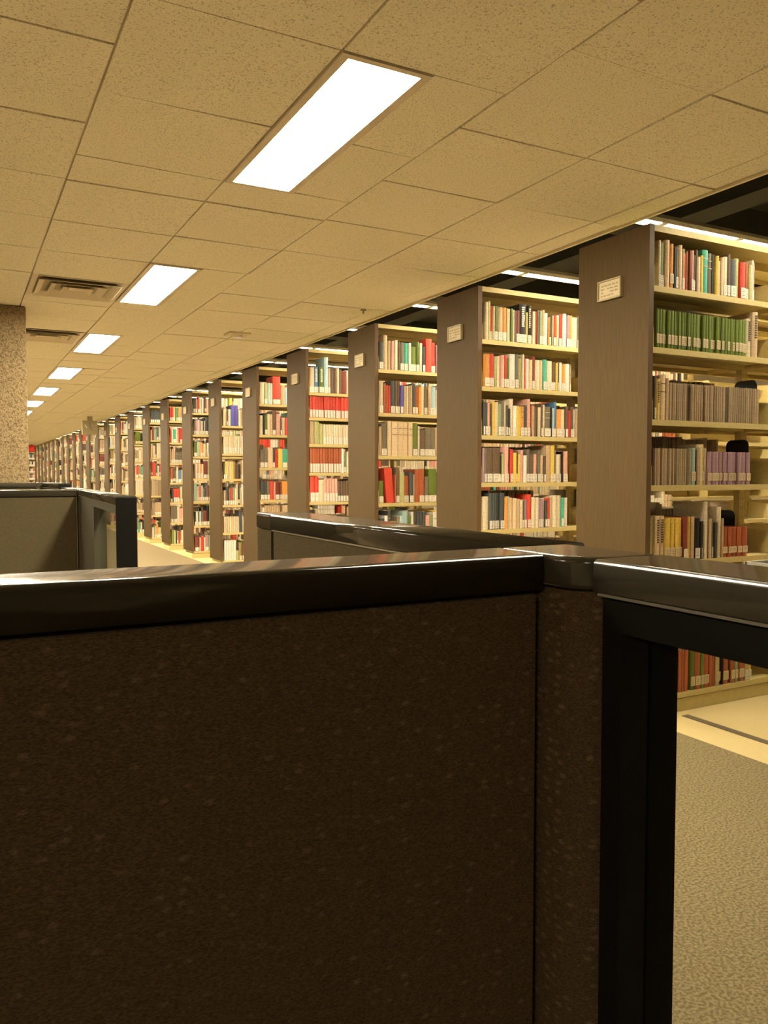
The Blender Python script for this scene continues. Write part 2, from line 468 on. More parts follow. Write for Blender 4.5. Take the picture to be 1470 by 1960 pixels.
for i in range(NCASE):
    y = ycase(i) + CASE_W + (PITCHY - CASE_W) / 2
    lab = 'bright strip light hanging over the aisle behind the %s bookcase' % (['nearest', 'second', 'third', 'fourth', 'fifth', 'sixth', 'seventh', 'eighth', 'ninth', 'tenth', 'eleventh', 'twelfth', 'thirteenth', 'fourteenth', 'fifteenth', 'sixteenth', 'seventeenth', 'eighteenth', 'nineteenth', 'twentieth', 'twenty-first', 'twenty-second', 'twenty-third', 'twenty-fourth', 'farthest'][i])
    t = thing('strip_light', lab, 'strip light', (3.10, y, 2.69), 0, 'strip lights over the aisles')
    link('housing', me_h, t); link('tube_lens', me_s, t); rods(t)
# an unseen strip light added to brighten the first bookcase and its floor
for k in (1,):
    t = thing('strip_light', 'added unseen strip light brightening the front of the nearest bookcase', 'strip light', (3.10, ycase(-k) + CASE_W + .45, 2.69), 0, 'added strip lights nearer than the first bookcase')
    link('housing', me_h, t); link('tube_lens', me_s, t); rods(t)

# ------------------------------------------------------------------ bookcases
SHELVES = {0: [2.023, 1.741, 1.407, 1.10, .737, .42, .095], 1: [1.98, 1.693, 1.394, 1.101, .808, .45, .095],
           2: [1.958, 1.625, 1.297, .932, .60, .34, .095], 3: [1.905, 1.676, 1.432, 1.169, .899, .55, .095],
           4: [1.907, 1.579, 1.228, .881, .60, .35, .095], 5: [1.75, 1.41, 1.10, .78, .44, .095]}
DEFAULTS = [[2.0, 1.70, 1.40, 1.10, .79, .45, .095], [1.97, 1.64, 1.33, 1.03, .73, .42, .095], [2.02, 1.73, 1.44, 1.13, .80, .47, .095]]
def shelves(i): return SHELVES.get(i, DEFAULTS[i % 3])
TOP = 2.30
BAY = .914
NB = 5
HALF = CASE_W / 2
X0 = PX + .03
def wordnum(i):
    return ['nearest', 'second nearest', 'third nearest', 'fourth nearest', 'fifth nearest', 'sixth nearest', 'seventh nearest', 'eighth nearest', 'ninth nearest', 'tenth nearest',
            'eleventh nearest', 'twelfth nearest', 'thirteenth nearest', 'fourteenth nearest', 'fifteenth nearest', 'sixteenth nearest', 'seventeenth nearest', 'eighteenth nearest',
            'nineteenth nearest', 'twentieth nearest', 'twenty-first nearest', 'twenty-second nearest', 'twenty-third nearest', 'twenty-fourth nearest', 'farthest'][i]
# local coordinates: origin at floor, panel plane x=0, near face y=0
a = MB(); a.box(0, .03, 0, CASE_W, .095, TOP)
panel_me = a.mesh('end_panel', ['laminate', 'laminate_edge'])
for p in panel_me.polygons:
    if abs(p.normal.y) > .9: p.material_index = 1
a = MB(); a.box(-.012, -.001, .165, .320, 1.15 + .850, 1.15 + .946)
for (y0, y1, z0, z1) in [(.165, .172, 2.0, 2.096), (.313, .320, 2.0, 2.096), (.165, .32, 2.0, 2.006), (.165, .32, 2.09, 2.096)]:
    a.box(-.017, -.012, y0, y1, z0, z1)
holder_me = a.mesh('card_holder', ['card'])
a = MB(); a.box(-.0135, -.012, .176, .309, 2.009, 2.087)
card_me = a.mesh('card', ['paper'])
a = MB()
for r_ in range(4):
    y = .185
    while y < .295:
        w = .008 + .018 * R()
        if R() < .75: a.box(-.0140, -.0135, y, min(y + w, .300), 2.072 - r_ * .016 - .006, 2.072 - r_ * .016)
        y += w + .006
print_me = a.mesh('print', ['ink'])
a = MB()
a.box(.03, .03 + NB * BAY, .002, CASE_W - .002, TOP - .004, TOP)
a.box(.03, .03 + NB * BAY, .002, .006, TOP - .030, TOP - .004); a.box(.03, .03 + NB * BAY, CASE_W - .006, CASE_W - .002, TOP - .030, TOP - .004)
a.box(.03, .03 + NB * BAY, HALF - .02, HALF + .02, TOP - .045, TOP - .004)
canopy_me = a.mesh('canopy', ['shelf'])
a = MB()
a.box(.004, .03 + NB * BAY, .004, CASE_W - .004, .001, .064)
base_me = a.mesh('base', ['shelf'])
def shelf_mesh(rear, deep=False):
    a = MB()
    for k in range(NB):
        x0, x1 = .031 + k * BAY, .029 + (k + 1) * BAY
        y0, y1 = (0, HALF - .02)
        if rear: y0, y1 = CASE_W, HALF + .02
        s = -1 if rear else 1
        ys = sorted((y0, y1))
        a.box(x0, x1, ys[0], ys[1], -.003, 0)
        e = sorted((y0, y0 + s * .004)); a.box(x0, x1, e[0], e[1], -.027, -.003)
        e = sorted((y0 + s * .004, y0 + s * .014)); a.box(x0, x1, e[0], e[1], -.027, -.024)
        e = sorted((y1, y1 - s * .003)); a.box(x0, x1, e[0], e[1], -.027, -.003)
        for xx in (x0, x1 - .002):                                   # end brackets with a curved front
            prof = [(0, -.027), (0, .085), (.006, .105), (.02, .115), (HALF - .02, .125), (HALF - .02, -.027)]
            pl = [(y0 + s * u, z) for u, z in prof]
            if s > 0: pl = pl[::-1]
            a.prism(pl, xx, xx + .002, 'x')
    return a.mesh('shelf', ['shelf'])
shelf_f, shelf_r = shelf_mesh(False), shelf_mesh(True)
a = MB()
for k in range(NB):
    a.box(.05 + k * BAY, .01 + (k + 1) * BAY, HALF - .001, HALF + .001, .001, .14)
stop_me = a.mesh('back_stop', ['shelf'])
a = MB()
a.box(-.022, .022, HALF - .018, HALF + .018, .064, TOP - .004)
for z in [.2 + .0508 * q for q in range(40)]:
    for sx in (-.010, .006):
        a.box(sx, sx + .004, HALF - .0185, HALF - .018, z, z + .018, m=1)
upright_me = a.mesh('upright', ['shelf', 'ventdark'])

def bookcase(i):
    t = thing('bookcase', '%s tall double-sided library bookcase with taupe end panel' % wordnum(i), 'bookcase', (PX, ycase(i), 0), 0, 'library bookcases along the corridor')
    link('end_panel', panel_me, t)
    h = link('card_holder', holder_me, t)
    if i < 10:
        link('card', card_me, h)
        if i < 4: link('card_print', print_me, h)
    link('canopy', canopy_me, t); link('base', base_me, t)
    for k in range(NB + 1):
        u = link('upright', upright_me, t); u.location = (.03 + k * BAY + (.022 if k == 0 else 0), 0, 0)
    for z in shelves(i):
        s = link('shelf', shelf_f, t); s.location = (0, 0, z)
        s = link('shelf', shelf_r, t); s.location = (0, 0, z)
        if i < 6 and z > .1:
            s = link('back_stop', stop_me, t); s.location = (0, 0, z)
    return t
for i in range(NCASE): bookcase(i)

# ------------------------------------------------------------------ books
PAL = {'c': ((.80, .70, .50), 'cream'), 'w': ((.88, .84, .76), 'white'), 't': ((.58, .42, .25), 'tan'), 'i': ((.74, .57, .36), 'buff'),
       'o': ((.80, .36, .08), 'orange'), 'y': ((.82, .58, .11), 'yellow'), 'r': ((.72, .07, .04), 'red'), 'd': ((.24, .05, .035), 'dark red'),
       'p': ((.80, .44, .36), 'pink'), 'm': ((.42, .27, .33), 'mauve'), 'b': ((.16, .10, .06), 'brown'), 'k': ((.018, .016, .014), 'black'),
       'g': ((.14, .20, .028), 'green'), 'G': ((.175, .245, .035), 'mid-green'), 'e': ((.30, .40, .22), 'sage'), 'h': ((.50, .50, .22), 'khaki'),
       's': ((.075, .085, .085), 'slate'), 'n': ((.20, .17, .12), 'grey'), 'a': ((.08, .50, .36), 'teal'), 'u': ((.10, .22, .42), 'blue'),
       'v': ((.14, .12, .50), 'violet'), 'z': ((.45, .66, .72), 'pale blue'), 'x': ((.42, .32, .20), 'taupe'), 'q': ((.46, .12, .045), 'rust'),
       'j': ((.34, .50, .42), 'pale teal')}
PAPER = (.70, .56, .36)
LABEL = (.88, .82, .70)
ROWS = [
 (0,0,38,"c16.212L e28.205L i25.218 o27.204M k12.190 n19.194L i23.205 t19.190L r21.172 t10.186 d10.188 p18.190L b11.170L b14.196 c23.165 y18.176 a40.206H"),
 (0,0,374,"n32.196H s15.194 y21.186 c17.165 i18.182 c28.190L b22.206L s41.184L h33.196 r36.180L q26.176L h24.174 c15.200 m13.190L"),
 (0,1,26,"G18.178M g19.176M g16.177M G21.177M G21.176M G18.177M g16.176M g16.176M G16.178M g22.176M g23.178M G20.178M G16.176 g19.176M G24.176M g24.177M g20.177M G20.177M G19.177 G17.176M g21.178M G19.178M g17.177M G21.176M G21.177 G20.176M g20.178 g21.176M g22.176M G22.178M G18.176M G33.177M c32.192T i41.226T"),
 (0,2,19,"n15.200L y22.188T i40.208H t22.196 x16.176 x13.176 t16.175 x13.176 x13.175 x16.175 x12.176 x13.175 b16.176 n15.176 x12.177 t12.176 x12.175 x14.176 x17.176 x14.176 t17.175 x15.175 x17.176 x13.177 t17.177 x17.175 x13.175 x13.175 x17.175 x13.175 t16.177 n17.175 x13.176 x16.175 x16.177 x13.176 x13.177 x18.175 x16.175 x18.175 x13.177 x17.176 x18.177 x15.176 x18.177 x24.175"),
 (0,3,17,"b11.173 x11.173 x12.173 t12.173 b11.173 x11.173 x14.173 t11.173 n11.173 t14.173 t12.173 t11.173 n11.173 x13.173 x11.173 x15.173 x15.173 x15.173 n15.173 x20.173 j30.178M b8.170 t16.182 c23.196 y22.198M c15.180 m30.162M m30.162M m33.162M m25.162M m30.162M m32.162M m39.162M m29.162M m35.162M m31.162M"),
 (0,4,-1,"h28.209 i28.216T i32.218T y40.205M y31.205M y26.205M y32.205M d30.211L y21.209 t25.209 k7.198 k37.200L k13.184 s14.184L c15.280 k13.160 t21.196 k7.180 n18.194L s18.176 c32.252 t7.196 q39.148M q29.148M q39.148M q34.148M q42.148M"),
 (0,6,179,"q21.205 q13.203 q17.206 q20.206 q22.200 q20.198 g31.205M q40.205M g25.203M q36.204M q23.195 q25.200 t28.200M k21.190M k7.185 q44.200M k12.190 q31.200M e21.190M b10.190 q41.196M t24.190L y29.185L"),
 (1,0,31,"c18.228 h18.236 r23.208L c8.208 g26.212L t36.206L o29.206L t10.204 c21.204 g18.206 c13.200 b13.196 d29.200L k56.244LT y13.196 k32.240LT c19.205 r22.208 n14.216 e19.212L t22.222L w30.205 o11.180 b17.190L e14.192 r25.195L y10.190 z19.202 r24.210L w30.214 m27.208L o29.208L c45.200 n23.200L c23.210 u29.190L t29.200 r36.205L"),
 (1,1,18,"o8.200 o38.202L r31.202L h33.192 c23.192 p23.200L r19.200L g22.185L w42.212L n29.214L h27.190 c16.216 r11.190 w28.190 i27.186 d23.206L c35.188 i30.190 a30.196L c42.188L b32.182L y14.182 s11.180L w25.184 o34.176L w34.180 t11.175L"),
 (1,2,18,"s15.206L s13.200L p28.200L b9.196 y22.206 i25.206 e24.196L n21.214L i13.210L s18.190L k14.170L c29.232 w25.190L y16.190 y13.186 o28.188LH s24.196L p26.236L r15.198 t19.198 b14.190 b16.190 c21.188 b14.214L c17.205 n51.194LH k8.190 z22.186L u20.226L o37.182L c34.182L b22.200L r24.176 b26.200L w17.184 t24.190 u29.200L c29.190"),
 (1,3,4,"m15.214 n20.212L b44.216L b56.216L k14.170L h23.176L p29.224L k12.188L r25.208L y26.188 s16.196L y16.180 p24.206 w24.172L n25.210L b31.182L p31.182L n21.206L i30.176L b18.170L t38.238 y32.238L n20.210L c44.182L k8.200 p38.202L"),
 (1,4,-1,"c54.206 s24.228L s18.228L s15.228L s27.228L s34.228L o22.198 c24.204 i24.196 i29.192 t24.188 c19.180 n22.178L m21.182L r30.216L c31.196 c26.196 m14.188L m19.186L c18.190L s20.176L r19.190L i25.198 c35.206 c38.206 a23.192L w37.190"),
 (2,0,9,"s39.205L i36.262 t34.222 p25.222 c29.230 b20.220 n40.216L a35.216L w24.218 g51.192L g31.236L c26.226 s26.200L r54.262 r40.235L m26.220 c37.220 u42.225L"),
 (2,1,-6,"c39.244L q19.226 q18.214 r24.212 s39.250L b20.250L b30.255L v28.220L t22.216 c18.216 t12.216 t24.222 s31.240L q25.214L o29.214 c28.238 n34.200L t26.225 z49.220L c40.200 r42.210L"),
 (2,2,9,"t24.224 n51.244L i35.268 i53.262H i48.262H i47.262H i40.260H G44.258L c20.236 b46.206L n55.222L n46.222L t50.230 t42.230"),
 (2,3,-6,"G41.172L r94.268 q12.220 b32.276L h45.236 q45.210L s35.236L t15.220 q41.262 q49.262L n36.204L g73.264L b47.240"),
 (3,0,12,"i48.230L u46.236LT g50.236LT z42.330L t24.230L b34.232 b27.234 i28.236 b27.226 d48.212 c45.220"),
 (3,1,10,"r29.242B r29.240B r29.242B r29.242B r29.240B r29.240B r29.238B r30.240B r28.214B r29.212B r29.214B r29.212B r29.210B r29.212B r29.210B"),
 (3,2,10,"t46.232 h50.230 h43.190 c25.187B c25.183B c25.187B c25.187B c25.183B c25.185B c25.185B c25.183B c25.187B c25.185B c25.187B c25.187B"),
 (3,3,10,"q26.238B q26.238B q26.240B q26.242B q27.238B q27.240B q27.242B q27.240B q27.240B q27.238B q27.240B q27.238B w25.236 e30.190L c45.200"),
 (3,4,10,"r48.245B r38.245B c53.205 p28.217B p28.213B p28.217B p28.213B p28.215B b28.193L b28.193L b28.193L b28.197L"),
 (3,5,20,"a29.150B a29.152B a29.152B r32.148B r32.148B r32.148B i26.152B i26.150B i26.152B i26.152B z31.148B z31.152B z31.152B z31.150B"),
 (4,0,1,"c49.228 h37.222L z30.228 c30.224L r88.300L t49.210 z37.190 w50.220"),
 (4,1,4,"c34.206 k19.230 g29.216L c28.222 i33.220 b40.262L p47.228 n21.180L c36.190 r28.190 c50.200"),
 (4,2,12,"n46.190L n40.190L i58.214 s27.216L r33.196 y50.205 a55.200L c50.200"),
 (4,3,12,"s39.200L s37.200L n33.200L r41.205 p22.190 d49.190L d22.190L o66.200L c50.180"),
 (5,0,22,"c24.200L i20.206 b18.190L c22.202L z16.200 v46.252 v44.252 c30.200L t22.210"),
 (5,1,20,"c22.206B c24.206B i22.206B c22.206B c24.206B i22.206B c24.206B c22.206B c24.206B i22.206B"),
 (5,2,22,"n18.190L y26.214L i26.216 i24.214 y26.216 t22.214 b26.190 b24.190 k20.180"),
 (5,3,20,"t30.180L s34.220L n20.200L r26.206L e30.214L c24.200L"),
 (5,4,20,"i24.196 c24.196 i24.196 c24.196 i24.196 c24.196 i24.196 c24.196"),
 (5,5,20,"w30.250T w30.250T w30.250T w30.250T w30.250T h40.120"),
 (6,0,18,"s22.200L b22.205L w16.190 r24.214L c26.208L w20.205L t22.200"),
 (6,1,18,"n20.190L m20.196L p22.200L w20.205L m20.200L c24.190L s20.200L"),
 (6,2,18,"G44.196L z24.210 y22.205 p24.200L o22.190L c24.180"),
 (6,3,18,"n18.190 c24.205B p22.200B c22.204B o20.200B c22.200B"),
 (6,5,18,"s20.190L w24.196L b20.190L z24.196L n20.190L"),
 (6,6,18,"d44.200L b20.190L p24.190 r38.205 c20.190"),
 (7,0,18,"r26.210L r26.210L c22.200L G22.206 a20.200L"),
 (7,1,18,"r20.206 c22.200 a40.206L c22.200 p20.204 r24.206"),
 (7,4,18,"k20.190L s20.196 r28.206B r28.206B r28.206B"),
 (7,6,18,"G40.214 c20.200 k20.200 e22.196L r26.190"),
]

def parse(s):
    out = []
    for t in s.split():
        c = t[0]; a, r = t[1:].split('.')
        n = 0
        while n < len(r) and r[n].isdigit(): n += 1
        out.append([c, int(a) / 1000, int(r[:n]) / 1000, r[n:]])
    return out
def jitter(c, a=.08):
    k = 1 + (R() - .5) * 2 * a
    return tuple(min(1, x * k) for x in c)
MIX = 'ccccccccwwwtttiiiioyrrddppmbbkkgehsssnnnauzxxqj'
SERIES = 'ccccciiitttrdgsnnxxxqbwwp'
def random_row(length, zgap, rnd):
    out = []; x = 0
    lim = min(.27, zgap - .03)
    while x < length:
        if rnd.random() < .16:
            c = rnd.choice(SERIES); h = min(lim, rnd.uniform(.17, .26)); w = rnd.uniform(.016, .034); n = rnd.randint(3, 8); fl = rnd.choice(['L', 'M', '', 'LH'])
            for _ in range(n):
                out.append([c, w * rnd.uniform(.9, 1.1), h + rnd.choice([-.002, 0, .002]), fl]); x += out[-1][1]
        else:
            c = rnd.choice(MIX); w = rnd.choice([rnd.uniform(.009, .02), rnd.uniform(.015, .035), rnd.uniform(.02, .05)])
            out.append([c, w, min(lim, rnd.choice([rnd.uniform(.17, .215), rnd.uniform(.19, .25), rnd.uniform(.2, .29)])), rnd.choice(['L', 'L', 'L', '', 'LH', 'M'])]); x += w
    while out and x > length: x -= out.pop()[1]
    return out

def label_faces(mb, w, h, fl, col_lab, y, x0=0., z0=0., s=1):
    """spine label plate (and title marks) in front of the spine plane y; s=+1 faces -Y, s=-1 faces +Y"""
    if w < .009: m_ = .0006
    else: m_ = .0015
    if 'B' in fl: za, zb = .003, h * .37
    elif 'L' in fl: za, zb = .004, min(.055, h * .3)
    else: za, zb = .020, min(.066, h * .36)
    ya, yb = sorted((y, y - s * .0006))
    mb.box(x0 + m_, x0 + w - m_, ya, yb, z0 + za, z0 + zb, c=col_lab)
    return za, zb

merged = MB()
cands = []
def slot_items(case, row_i, z, gap, rear):
    rnd = random.Random(case * 100 + row_i * 7 + (50 if rear else 0))
    items = []                                 # (x, w, h, colour, flags, ordinal)
    spec = [] if rear else [t for t in ROWS if t[0] == case and t[1] == row_i]
    x = .012
    if spec:
        if spec[0][2] / 1000 > .06:
            q = parse('q22.205 q19.198 q27.210 b16.190 q24.205 q21.202 g18.200M q25.206')
            for e in q:
                if x + e[1] < spec[0][2] / 1000: items.append([x] + e); x += e[1]
            x = spec[0][2] / 1000
        for sp in spec:
            x = max(x, sp[2] / 1000) if not items or case else max(x, x)
            for e in parse(sp[3]):
                items.append([x] + e); x += e[1]
        if case == 1 or case >= 2:
            stop = {(1, 1): 0, (1, 3): 0, (1, 4): 0}.get((case, row_i), 1)
            if stop:
                for e in random_row(BAY - .03 - x - rnd.random() * .1, gap, rnd):
                    items.append([x] + e); x += e[1]
    else:
        for e in random_row(BAY - .03 - rnd.random() * rnd.choice([.02, .06, .25]), gap, rnd):
            items.append([x] + e); x += e[1]
    items = [e for e in items if e[0] + e[2] <= BAY - .004]
    nb = 2 if case < 8 else 1
    for k in range(1, nb):
        x = k * BAY + ((.55 if rear else .40) if case == 0 else .014)
        for e in random_row(BAY - .03 - rnd.random() * .15, gap, rnd):
            items.append([x] + e + ['far']); x += e[1]
    return items

def project(x, y, z):
    p = Vector((x, y, z)) - Vector((0, 0, CAM_Z)); d = p.dot(fw)
    return 735 + F_PX * p.dot(rt) / d, 980 - F_PX * p.dot(up) / d

allbooks = []
for case in range(NCASE):
    Z = shelves(case)
    for rear in (False, True):
        if rear and case > 14: continue
        for ri, z in enumerate(Z):
            gap = (Z[ri - 1] - z) if ri else (TOP - .02 - z)
            rnd = random.Random(case * 977 + ri * 31 + rear)
            for n, e in enumerate(slot_items(case, ri, z, gap - .03, rear)):
                x, c, w, h, fl = e[:5]
                if rear and case < 2: h = max(h, .235)
                h = min(h, gap - .034)
                d = min(.205, max(.12, h * rnd.uniform(.66, .82)))
                back = .002 + rnd.choice([0, .001, .002, .006, .012]) * (0 if w < .02 and c == 'x' else 1)
                if (rear and case < 3) or (case == 0 and len(e) > 5): c = rnd.choice('btixncwi')
                col = jitter(PAL[c][0], .10 if c not in 'xgGr' else .22)
                yy = ycase(case) + (CASE_W - back if rear else back)
                rec = dict(case=case, ri=ri, n=n, x=X0 + x, y=yy, z=z + .0004, w=w - (.0013 if case < 2 else .0028), h=h, d=d, col=col, fl=fl, c=c, rear=rear, area=0)
                if not rear and len(e) < 6:
                    px0, py0 = project(rec['x'], yy, z); px1, py1 = project(rec['x'] + w, yy, z + h)
                    cx, cy = (px0 + px1) / 2, (py0 + py1) / 2
                    lim = 1469 if case == 0 else project(PX, ycase(case - 1) + CASE_W, z + h)[0]
                    part_y = 1072 if cx < 512 else (983 + (cx - 515) * .134)
                    ok = px0 < lim - 1 and (cy < part_y - 4 or (cx > 1300 and py0 > 1262))
                    if ok: rec['area'] = (min(px1, lim) - px0) * (min(py0, part_y) - py1 if cy < part_y else 50)
                allbooks.append(rec)
allbooks.sort(key=lambda r: -r['area'])
single, rest = allbooks[:300], allbooks[300:]

ORDW = ['', 'first', 'second', 'third', 'fourth', 'fifth', 'sixth', 'seventh', 'eighth', 'ninth', 'tenth', 'eleventh', 'twelfth', 'thirteenth', 'fourteenth', 'fifteenth', 'sixteenth',
        'seventeenth', 'eighteenth', 'nineteenth', 'twentieth']
TENS = {20: 'twenty', 30: 'thirty', 40: 'forty', 50: 'fifty'}
def ordinal(n):
    if n <= 20: return ORDW[n]
    t, u = n // 10 * 10, n % 10
    return (TENS[t] + '-' + ORDW[u]) if u else {30: 'thirtieth', 40: 'fortieth', 50: 'fiftieth'}[t]
ROWN = ['top shelf', 'second shelf down', 'third shelf down', 'fourth shelf down', 'fifth shelf down', 'sixth shelf down', 'bottom shelf']

def build_book(r):
    w, h, d, col, fl = r['w'], r['h'], r['d'], r['col'], r['fl']
    size = 'thick' if w > .034 else ('slim' if w < .018 else '')
    tall = 'tall' if h > .225 else ('short' if h < .165 else '')
    lab = 'with pale spine label' if 'L' in fl or 'M' in fl or 'B' in fl else 'with plain spine'
    nm = ' '.join(q for q in (size or tall, PAL[r['c']][1], 'book') if q)
    label = '%s, %s from end panel, %s, %s bookcase' % (nm, ordinal(r['n'] + 1), ROWN[r['ri']], wordnum(r['case']))
    mb = MB()
    t = .0022 if w > .012 else .0010
    bul = min(.007, w * .24) if w > .012 else .0015
    # boards and a slightly rounded spine, as one continuous cover
    arc = []
    n = 5 if w > .02 else 3
    for k in range(n + 1):
        u = k / n; arc.append((u * w, bul - bul * 4 * u * (1 - u)))
    outer = [(0, d)] + [(0, bul)] + arc[1:-1] + [(w, bul), (w, d)]
    inner = [(t, d), (t, bul + t), (w - t, bul + t), (w - t, d)]
    zs = (0, h)
    m = len(outer)
    for k in range(m - 1):
        (xa, ya), (xb, yb) = outer[k], outer[k + 1]
        mb.quad([(xa, ya, 0), (xb, yb, 0), (xb, yb, h), (xa, ya, h)], c=col)
    for k in range(3):
        (xa, ya), (xb, yb) = inner[k], inner[k + 1]
        mb.quad([(xb, yb, 0), (xa, ya, 0), (xa, ya, h), (xb, yb, h)], c=col)
    for z_, fl_ in ((0, 1), (h, 0)):
        for q in ([outer[0], outer[1], inner[1], inner[0]], [outer[-2], outer[-1], inner[3], inner[2]], [*outer[1:-1], inner[2], inner[1]]):
            pts = [(a_, b_, z_) for a_, b_ in q]
            mb.quad(pts[::-1] if fl_ else pts, c=col)
    mb.quad([(inner[0][0], d, 0), (0, d, 0), (0, d, h), (inner[0][0], d, h)], c=col)
    mb.quad([(w, d, 0), (inner[3][0], d, 0), (inner[3][0], d, h), (w, d, h)], c=col)
    if 'H' in fl:
        hc = (.70, .58, .34) if sum(col) < 1.0 else (.14, .10, .07)
        mb.box(w * .12, w * .88, -.0004, bul * .5 + .0004, h * .80, h * .815, c=hc)
        mb.box(w * .12, w * .88, -.0004, bul * .5 + .0004, h * .62, h * .635, c=hc)
    o = link('book', mb.mesh('book', ['book']), None, (r['x'] + .0003, r['y'], r['z']))
    tag(o, label, 'book', 'books shelved in the nearest bookcases')
    if r['lean']:
        o.rotation_euler = (0, math.radians(-r['lean']), 0)
        o.location.x += h * math.sin(math.radians(r['lean'])) * 1.0
    pb = MB(); ins = .0025 if w > .015 else .0006
    pb.box(t, w - t, bul + t, d - ins, ins * .6, h - ins, c=jitter(PAPER, .1))
    link('page_block', pb.mesh('page_block', ['book']), o)
    if 'L' in fl or 'M' in fl or 'B' in fl:
        lb = MB(); lc = LABEL if 'M' not in fl else (.74, .60, .38)
        za, zb = label_faces(lb, w, h, fl, jitter(lc, .06), 0.0004)
        if w > .012:
            for q in range(4):
                zz = zb - .010 - q * .009
                if zz > za + .006: lb.box(w * .25, w * (.6 + .2 * R()), -.0006, -.0001, zz - .0016, zz, c=(.22, .17, .12))
        link('spine_label', lb.mesh('spine_label', ['book']), o)
    if 'T' in fl:
        tm = MB(); tc_ = (.85, .80, .68) if sum(col) < .8 else (.10, .07, .05)
        z_ = h * .42
        while z_ < h * .93:
            hh = h * .035
            tm.box(w * .3, w * (.62 + .12 * R()), -.0008, bul * .3, z_, z_ + hh, c=tc_); z_ += hh * 1.5
        link('title_lettering', tm.mesh('title_lettering', ['book']), o)

for r in single:
    r['lean'] = 0
    if 'S' in r['fl']: pass
    if (r['case'], r['ri']) == (2, 3) and r['c'] == 'r' and r['w'] > .05: r['lean'] = 5; r['w'] -= .024
    if (r['case'], r['ri']) == (2, 0) and r['c'] == 'w': r['lean'] = 6; r['w'] = max(.006, r['w'] - .022)
    build_book(r)
for r in rest:
    w, h, d, col, fl = r['w'], r['h'], r['d'], r['col'], r['fl']
    pc = jitter(PAPER, .12)
    if r['rear']:
        ya, yb = r['y'] - d, r['y']
        cc = {'b': col, 't': pc, 'f': pc, 'r': col, 'k': col, 'l': col}
        merged.box(r['x'], r['x'] + w, ya, yb, r['z'], r['z'] + h, c=cc)
        merged.box(r['x'], r['x'] + min(.0022, w * .2), ya - .003, ya, r['z'], r['z'] + h, c=col)
        merged.box(r['x'] + w - min(.0022, w * .2), r['x'] + w, ya - .003, ya, r['z'], r['z'] + h, c=col)
        if 'L' in fl: label_faces(merged, w, h, fl, LABEL, yb, r['x'], r['z'], -1)
    else:
        ya, yb = r['y'], r['y'] + d
        cc = {'b': col, 't': pc, 'f': col, 'r': col, 'k': pc, 'l': col}
        if r['case'] < 7:
            bl = min(.006, w * .2)
            merged.box(r['x'], r['x'] + w, ya + bl, yb, r['z'], r['z'] + h, c=cc, skip='f')
            pr = [(r['x'], ya + bl), (r['x'] + w * .22, ya + bl * .25), (r['x'] + w * .5, ya), (r['x'] + w * .78, ya + bl * .25), (r['x'] + w, ya + bl)]
            for q in range(4):
                (xa, y_a), (xb, y_b) = pr[q], pr[q + 1]
                merged.quad([(xa, y_a, r['z']), (xb, y_b, r['z']), (xb, y_b, r['z'] + h), (xa, y_a, r['z'] + h)], c=col)
            merged.quad([(a_, b_, r['z'] + h) for a_, b_ in pr], c=col)
        else: merged.box(r['x'], r['x'] + w, ya, yb, r['z'], r['z'] + h, c=cc)
        if 'L' in fl or 'M' in fl or 'B' in fl: label_faces(merged, w, h, fl, LABEL if 'M' not in fl else (.74, .60, .38), ya, r['x'], r['z'], 1)
        if 'H' in fl:
            hc = (.70, .58, .34) if sum(col) < 1.0 else (.14, .10, .07)
            merged.box(r['x'] + w * .12, r['x'] + w * .88, ya - .0006, ya, r['z'] + h * .78, r['z'] + h * .80, c=hc)
tag(part('library_books', merged, ['book'], None), 'countless smaller books packed along the farther bookcases and the far sides', 'books', kind='stuff')

# bookends at the right-hand end of three runs in the nearest bookcase
def bookend(x, z, label, hh=.228, dy=.02):
    t = thing('bookend', label, 'bookend', (x, ycase(0) + dy, z), 0, 'black bookends in the nearest bookcase')
    a = MB()
    r_ = .03; D = .135
    pr = [(0, .003), (D, .003), (D, hh - r_)] + [(D - r_ + r_ * math.cos(q * math.pi / 10), hh - r_ + r_ * math.sin(q * math.pi / 10)) for q in range(1, 6)] + \
         [(r_ - r_ * math.sin(q * math.pi / 10), hh - r_ + r_ * math.cos(q * math.pi / 10)) for q in range(0, 6)]
    a.prism(pr, 0, .0018, 'x')
    part('plate', a, ['black'], t)
    a = MB(); a.box(0, .003, .01, D - .01, .0006, .0026); part('foot', a, ['black'], t)
def run_end(ri):
    return max(r['x'] + r['w'] for r in allbooks if r['case'] == 0 and r['ri'] == ri and not r['rear'] and r['x'] < X0 + BAY)
bookend(run_end(2) + .001, 1.407, 'black bookend at the end of the long taupe series, third shelf down')
bookend(run_end(3) + .001, 1.10, 'black bookend at the end of the mauve volumes, fourth shelf down')
bookend(run_end(4) + .001, .737, 'black bookend at the end of the rust volumes, fifth shelf down', dy=.085)

# bookcase that closes the far end of the corridor, facing the viewer
t = thing('end_bookcase', 'far bookcase facing down the corridor at its end', 'bookcase', (1.2, 37.6, 0))
a = MB(); a.box(0, .02, 0, .3, 0, 2.13); a.box(1.93, 1.95, 0, .3, 0, 2.13); part('side_panel', a, ['shelf'], t)
a = MB(); a.box(.02, 1.93, .28, .3, 0, 2.13); part('back_panel', a, ['shelf'], t)
for q in range(8):
    a = MB(); z = .08 + q * .292; a.box(.02, 1.93, 0, .28, z - .03, z); part('shelf', a, ['shelf'], t)
a = MB(); rnd = random.Random(5)
for q in range(7):
    x = .03
    for e in random_row(1.88, .27, rnd):
        c = jitter(PAL[e[0]][0]); z = .0805 + q * .292
        a.box(x, x + e[1], .01, .2, z, z + e[2], c=c); a.box(x, x + e[1], .009, .01, z + .01, z + .06, c=LABEL); x += e[1]
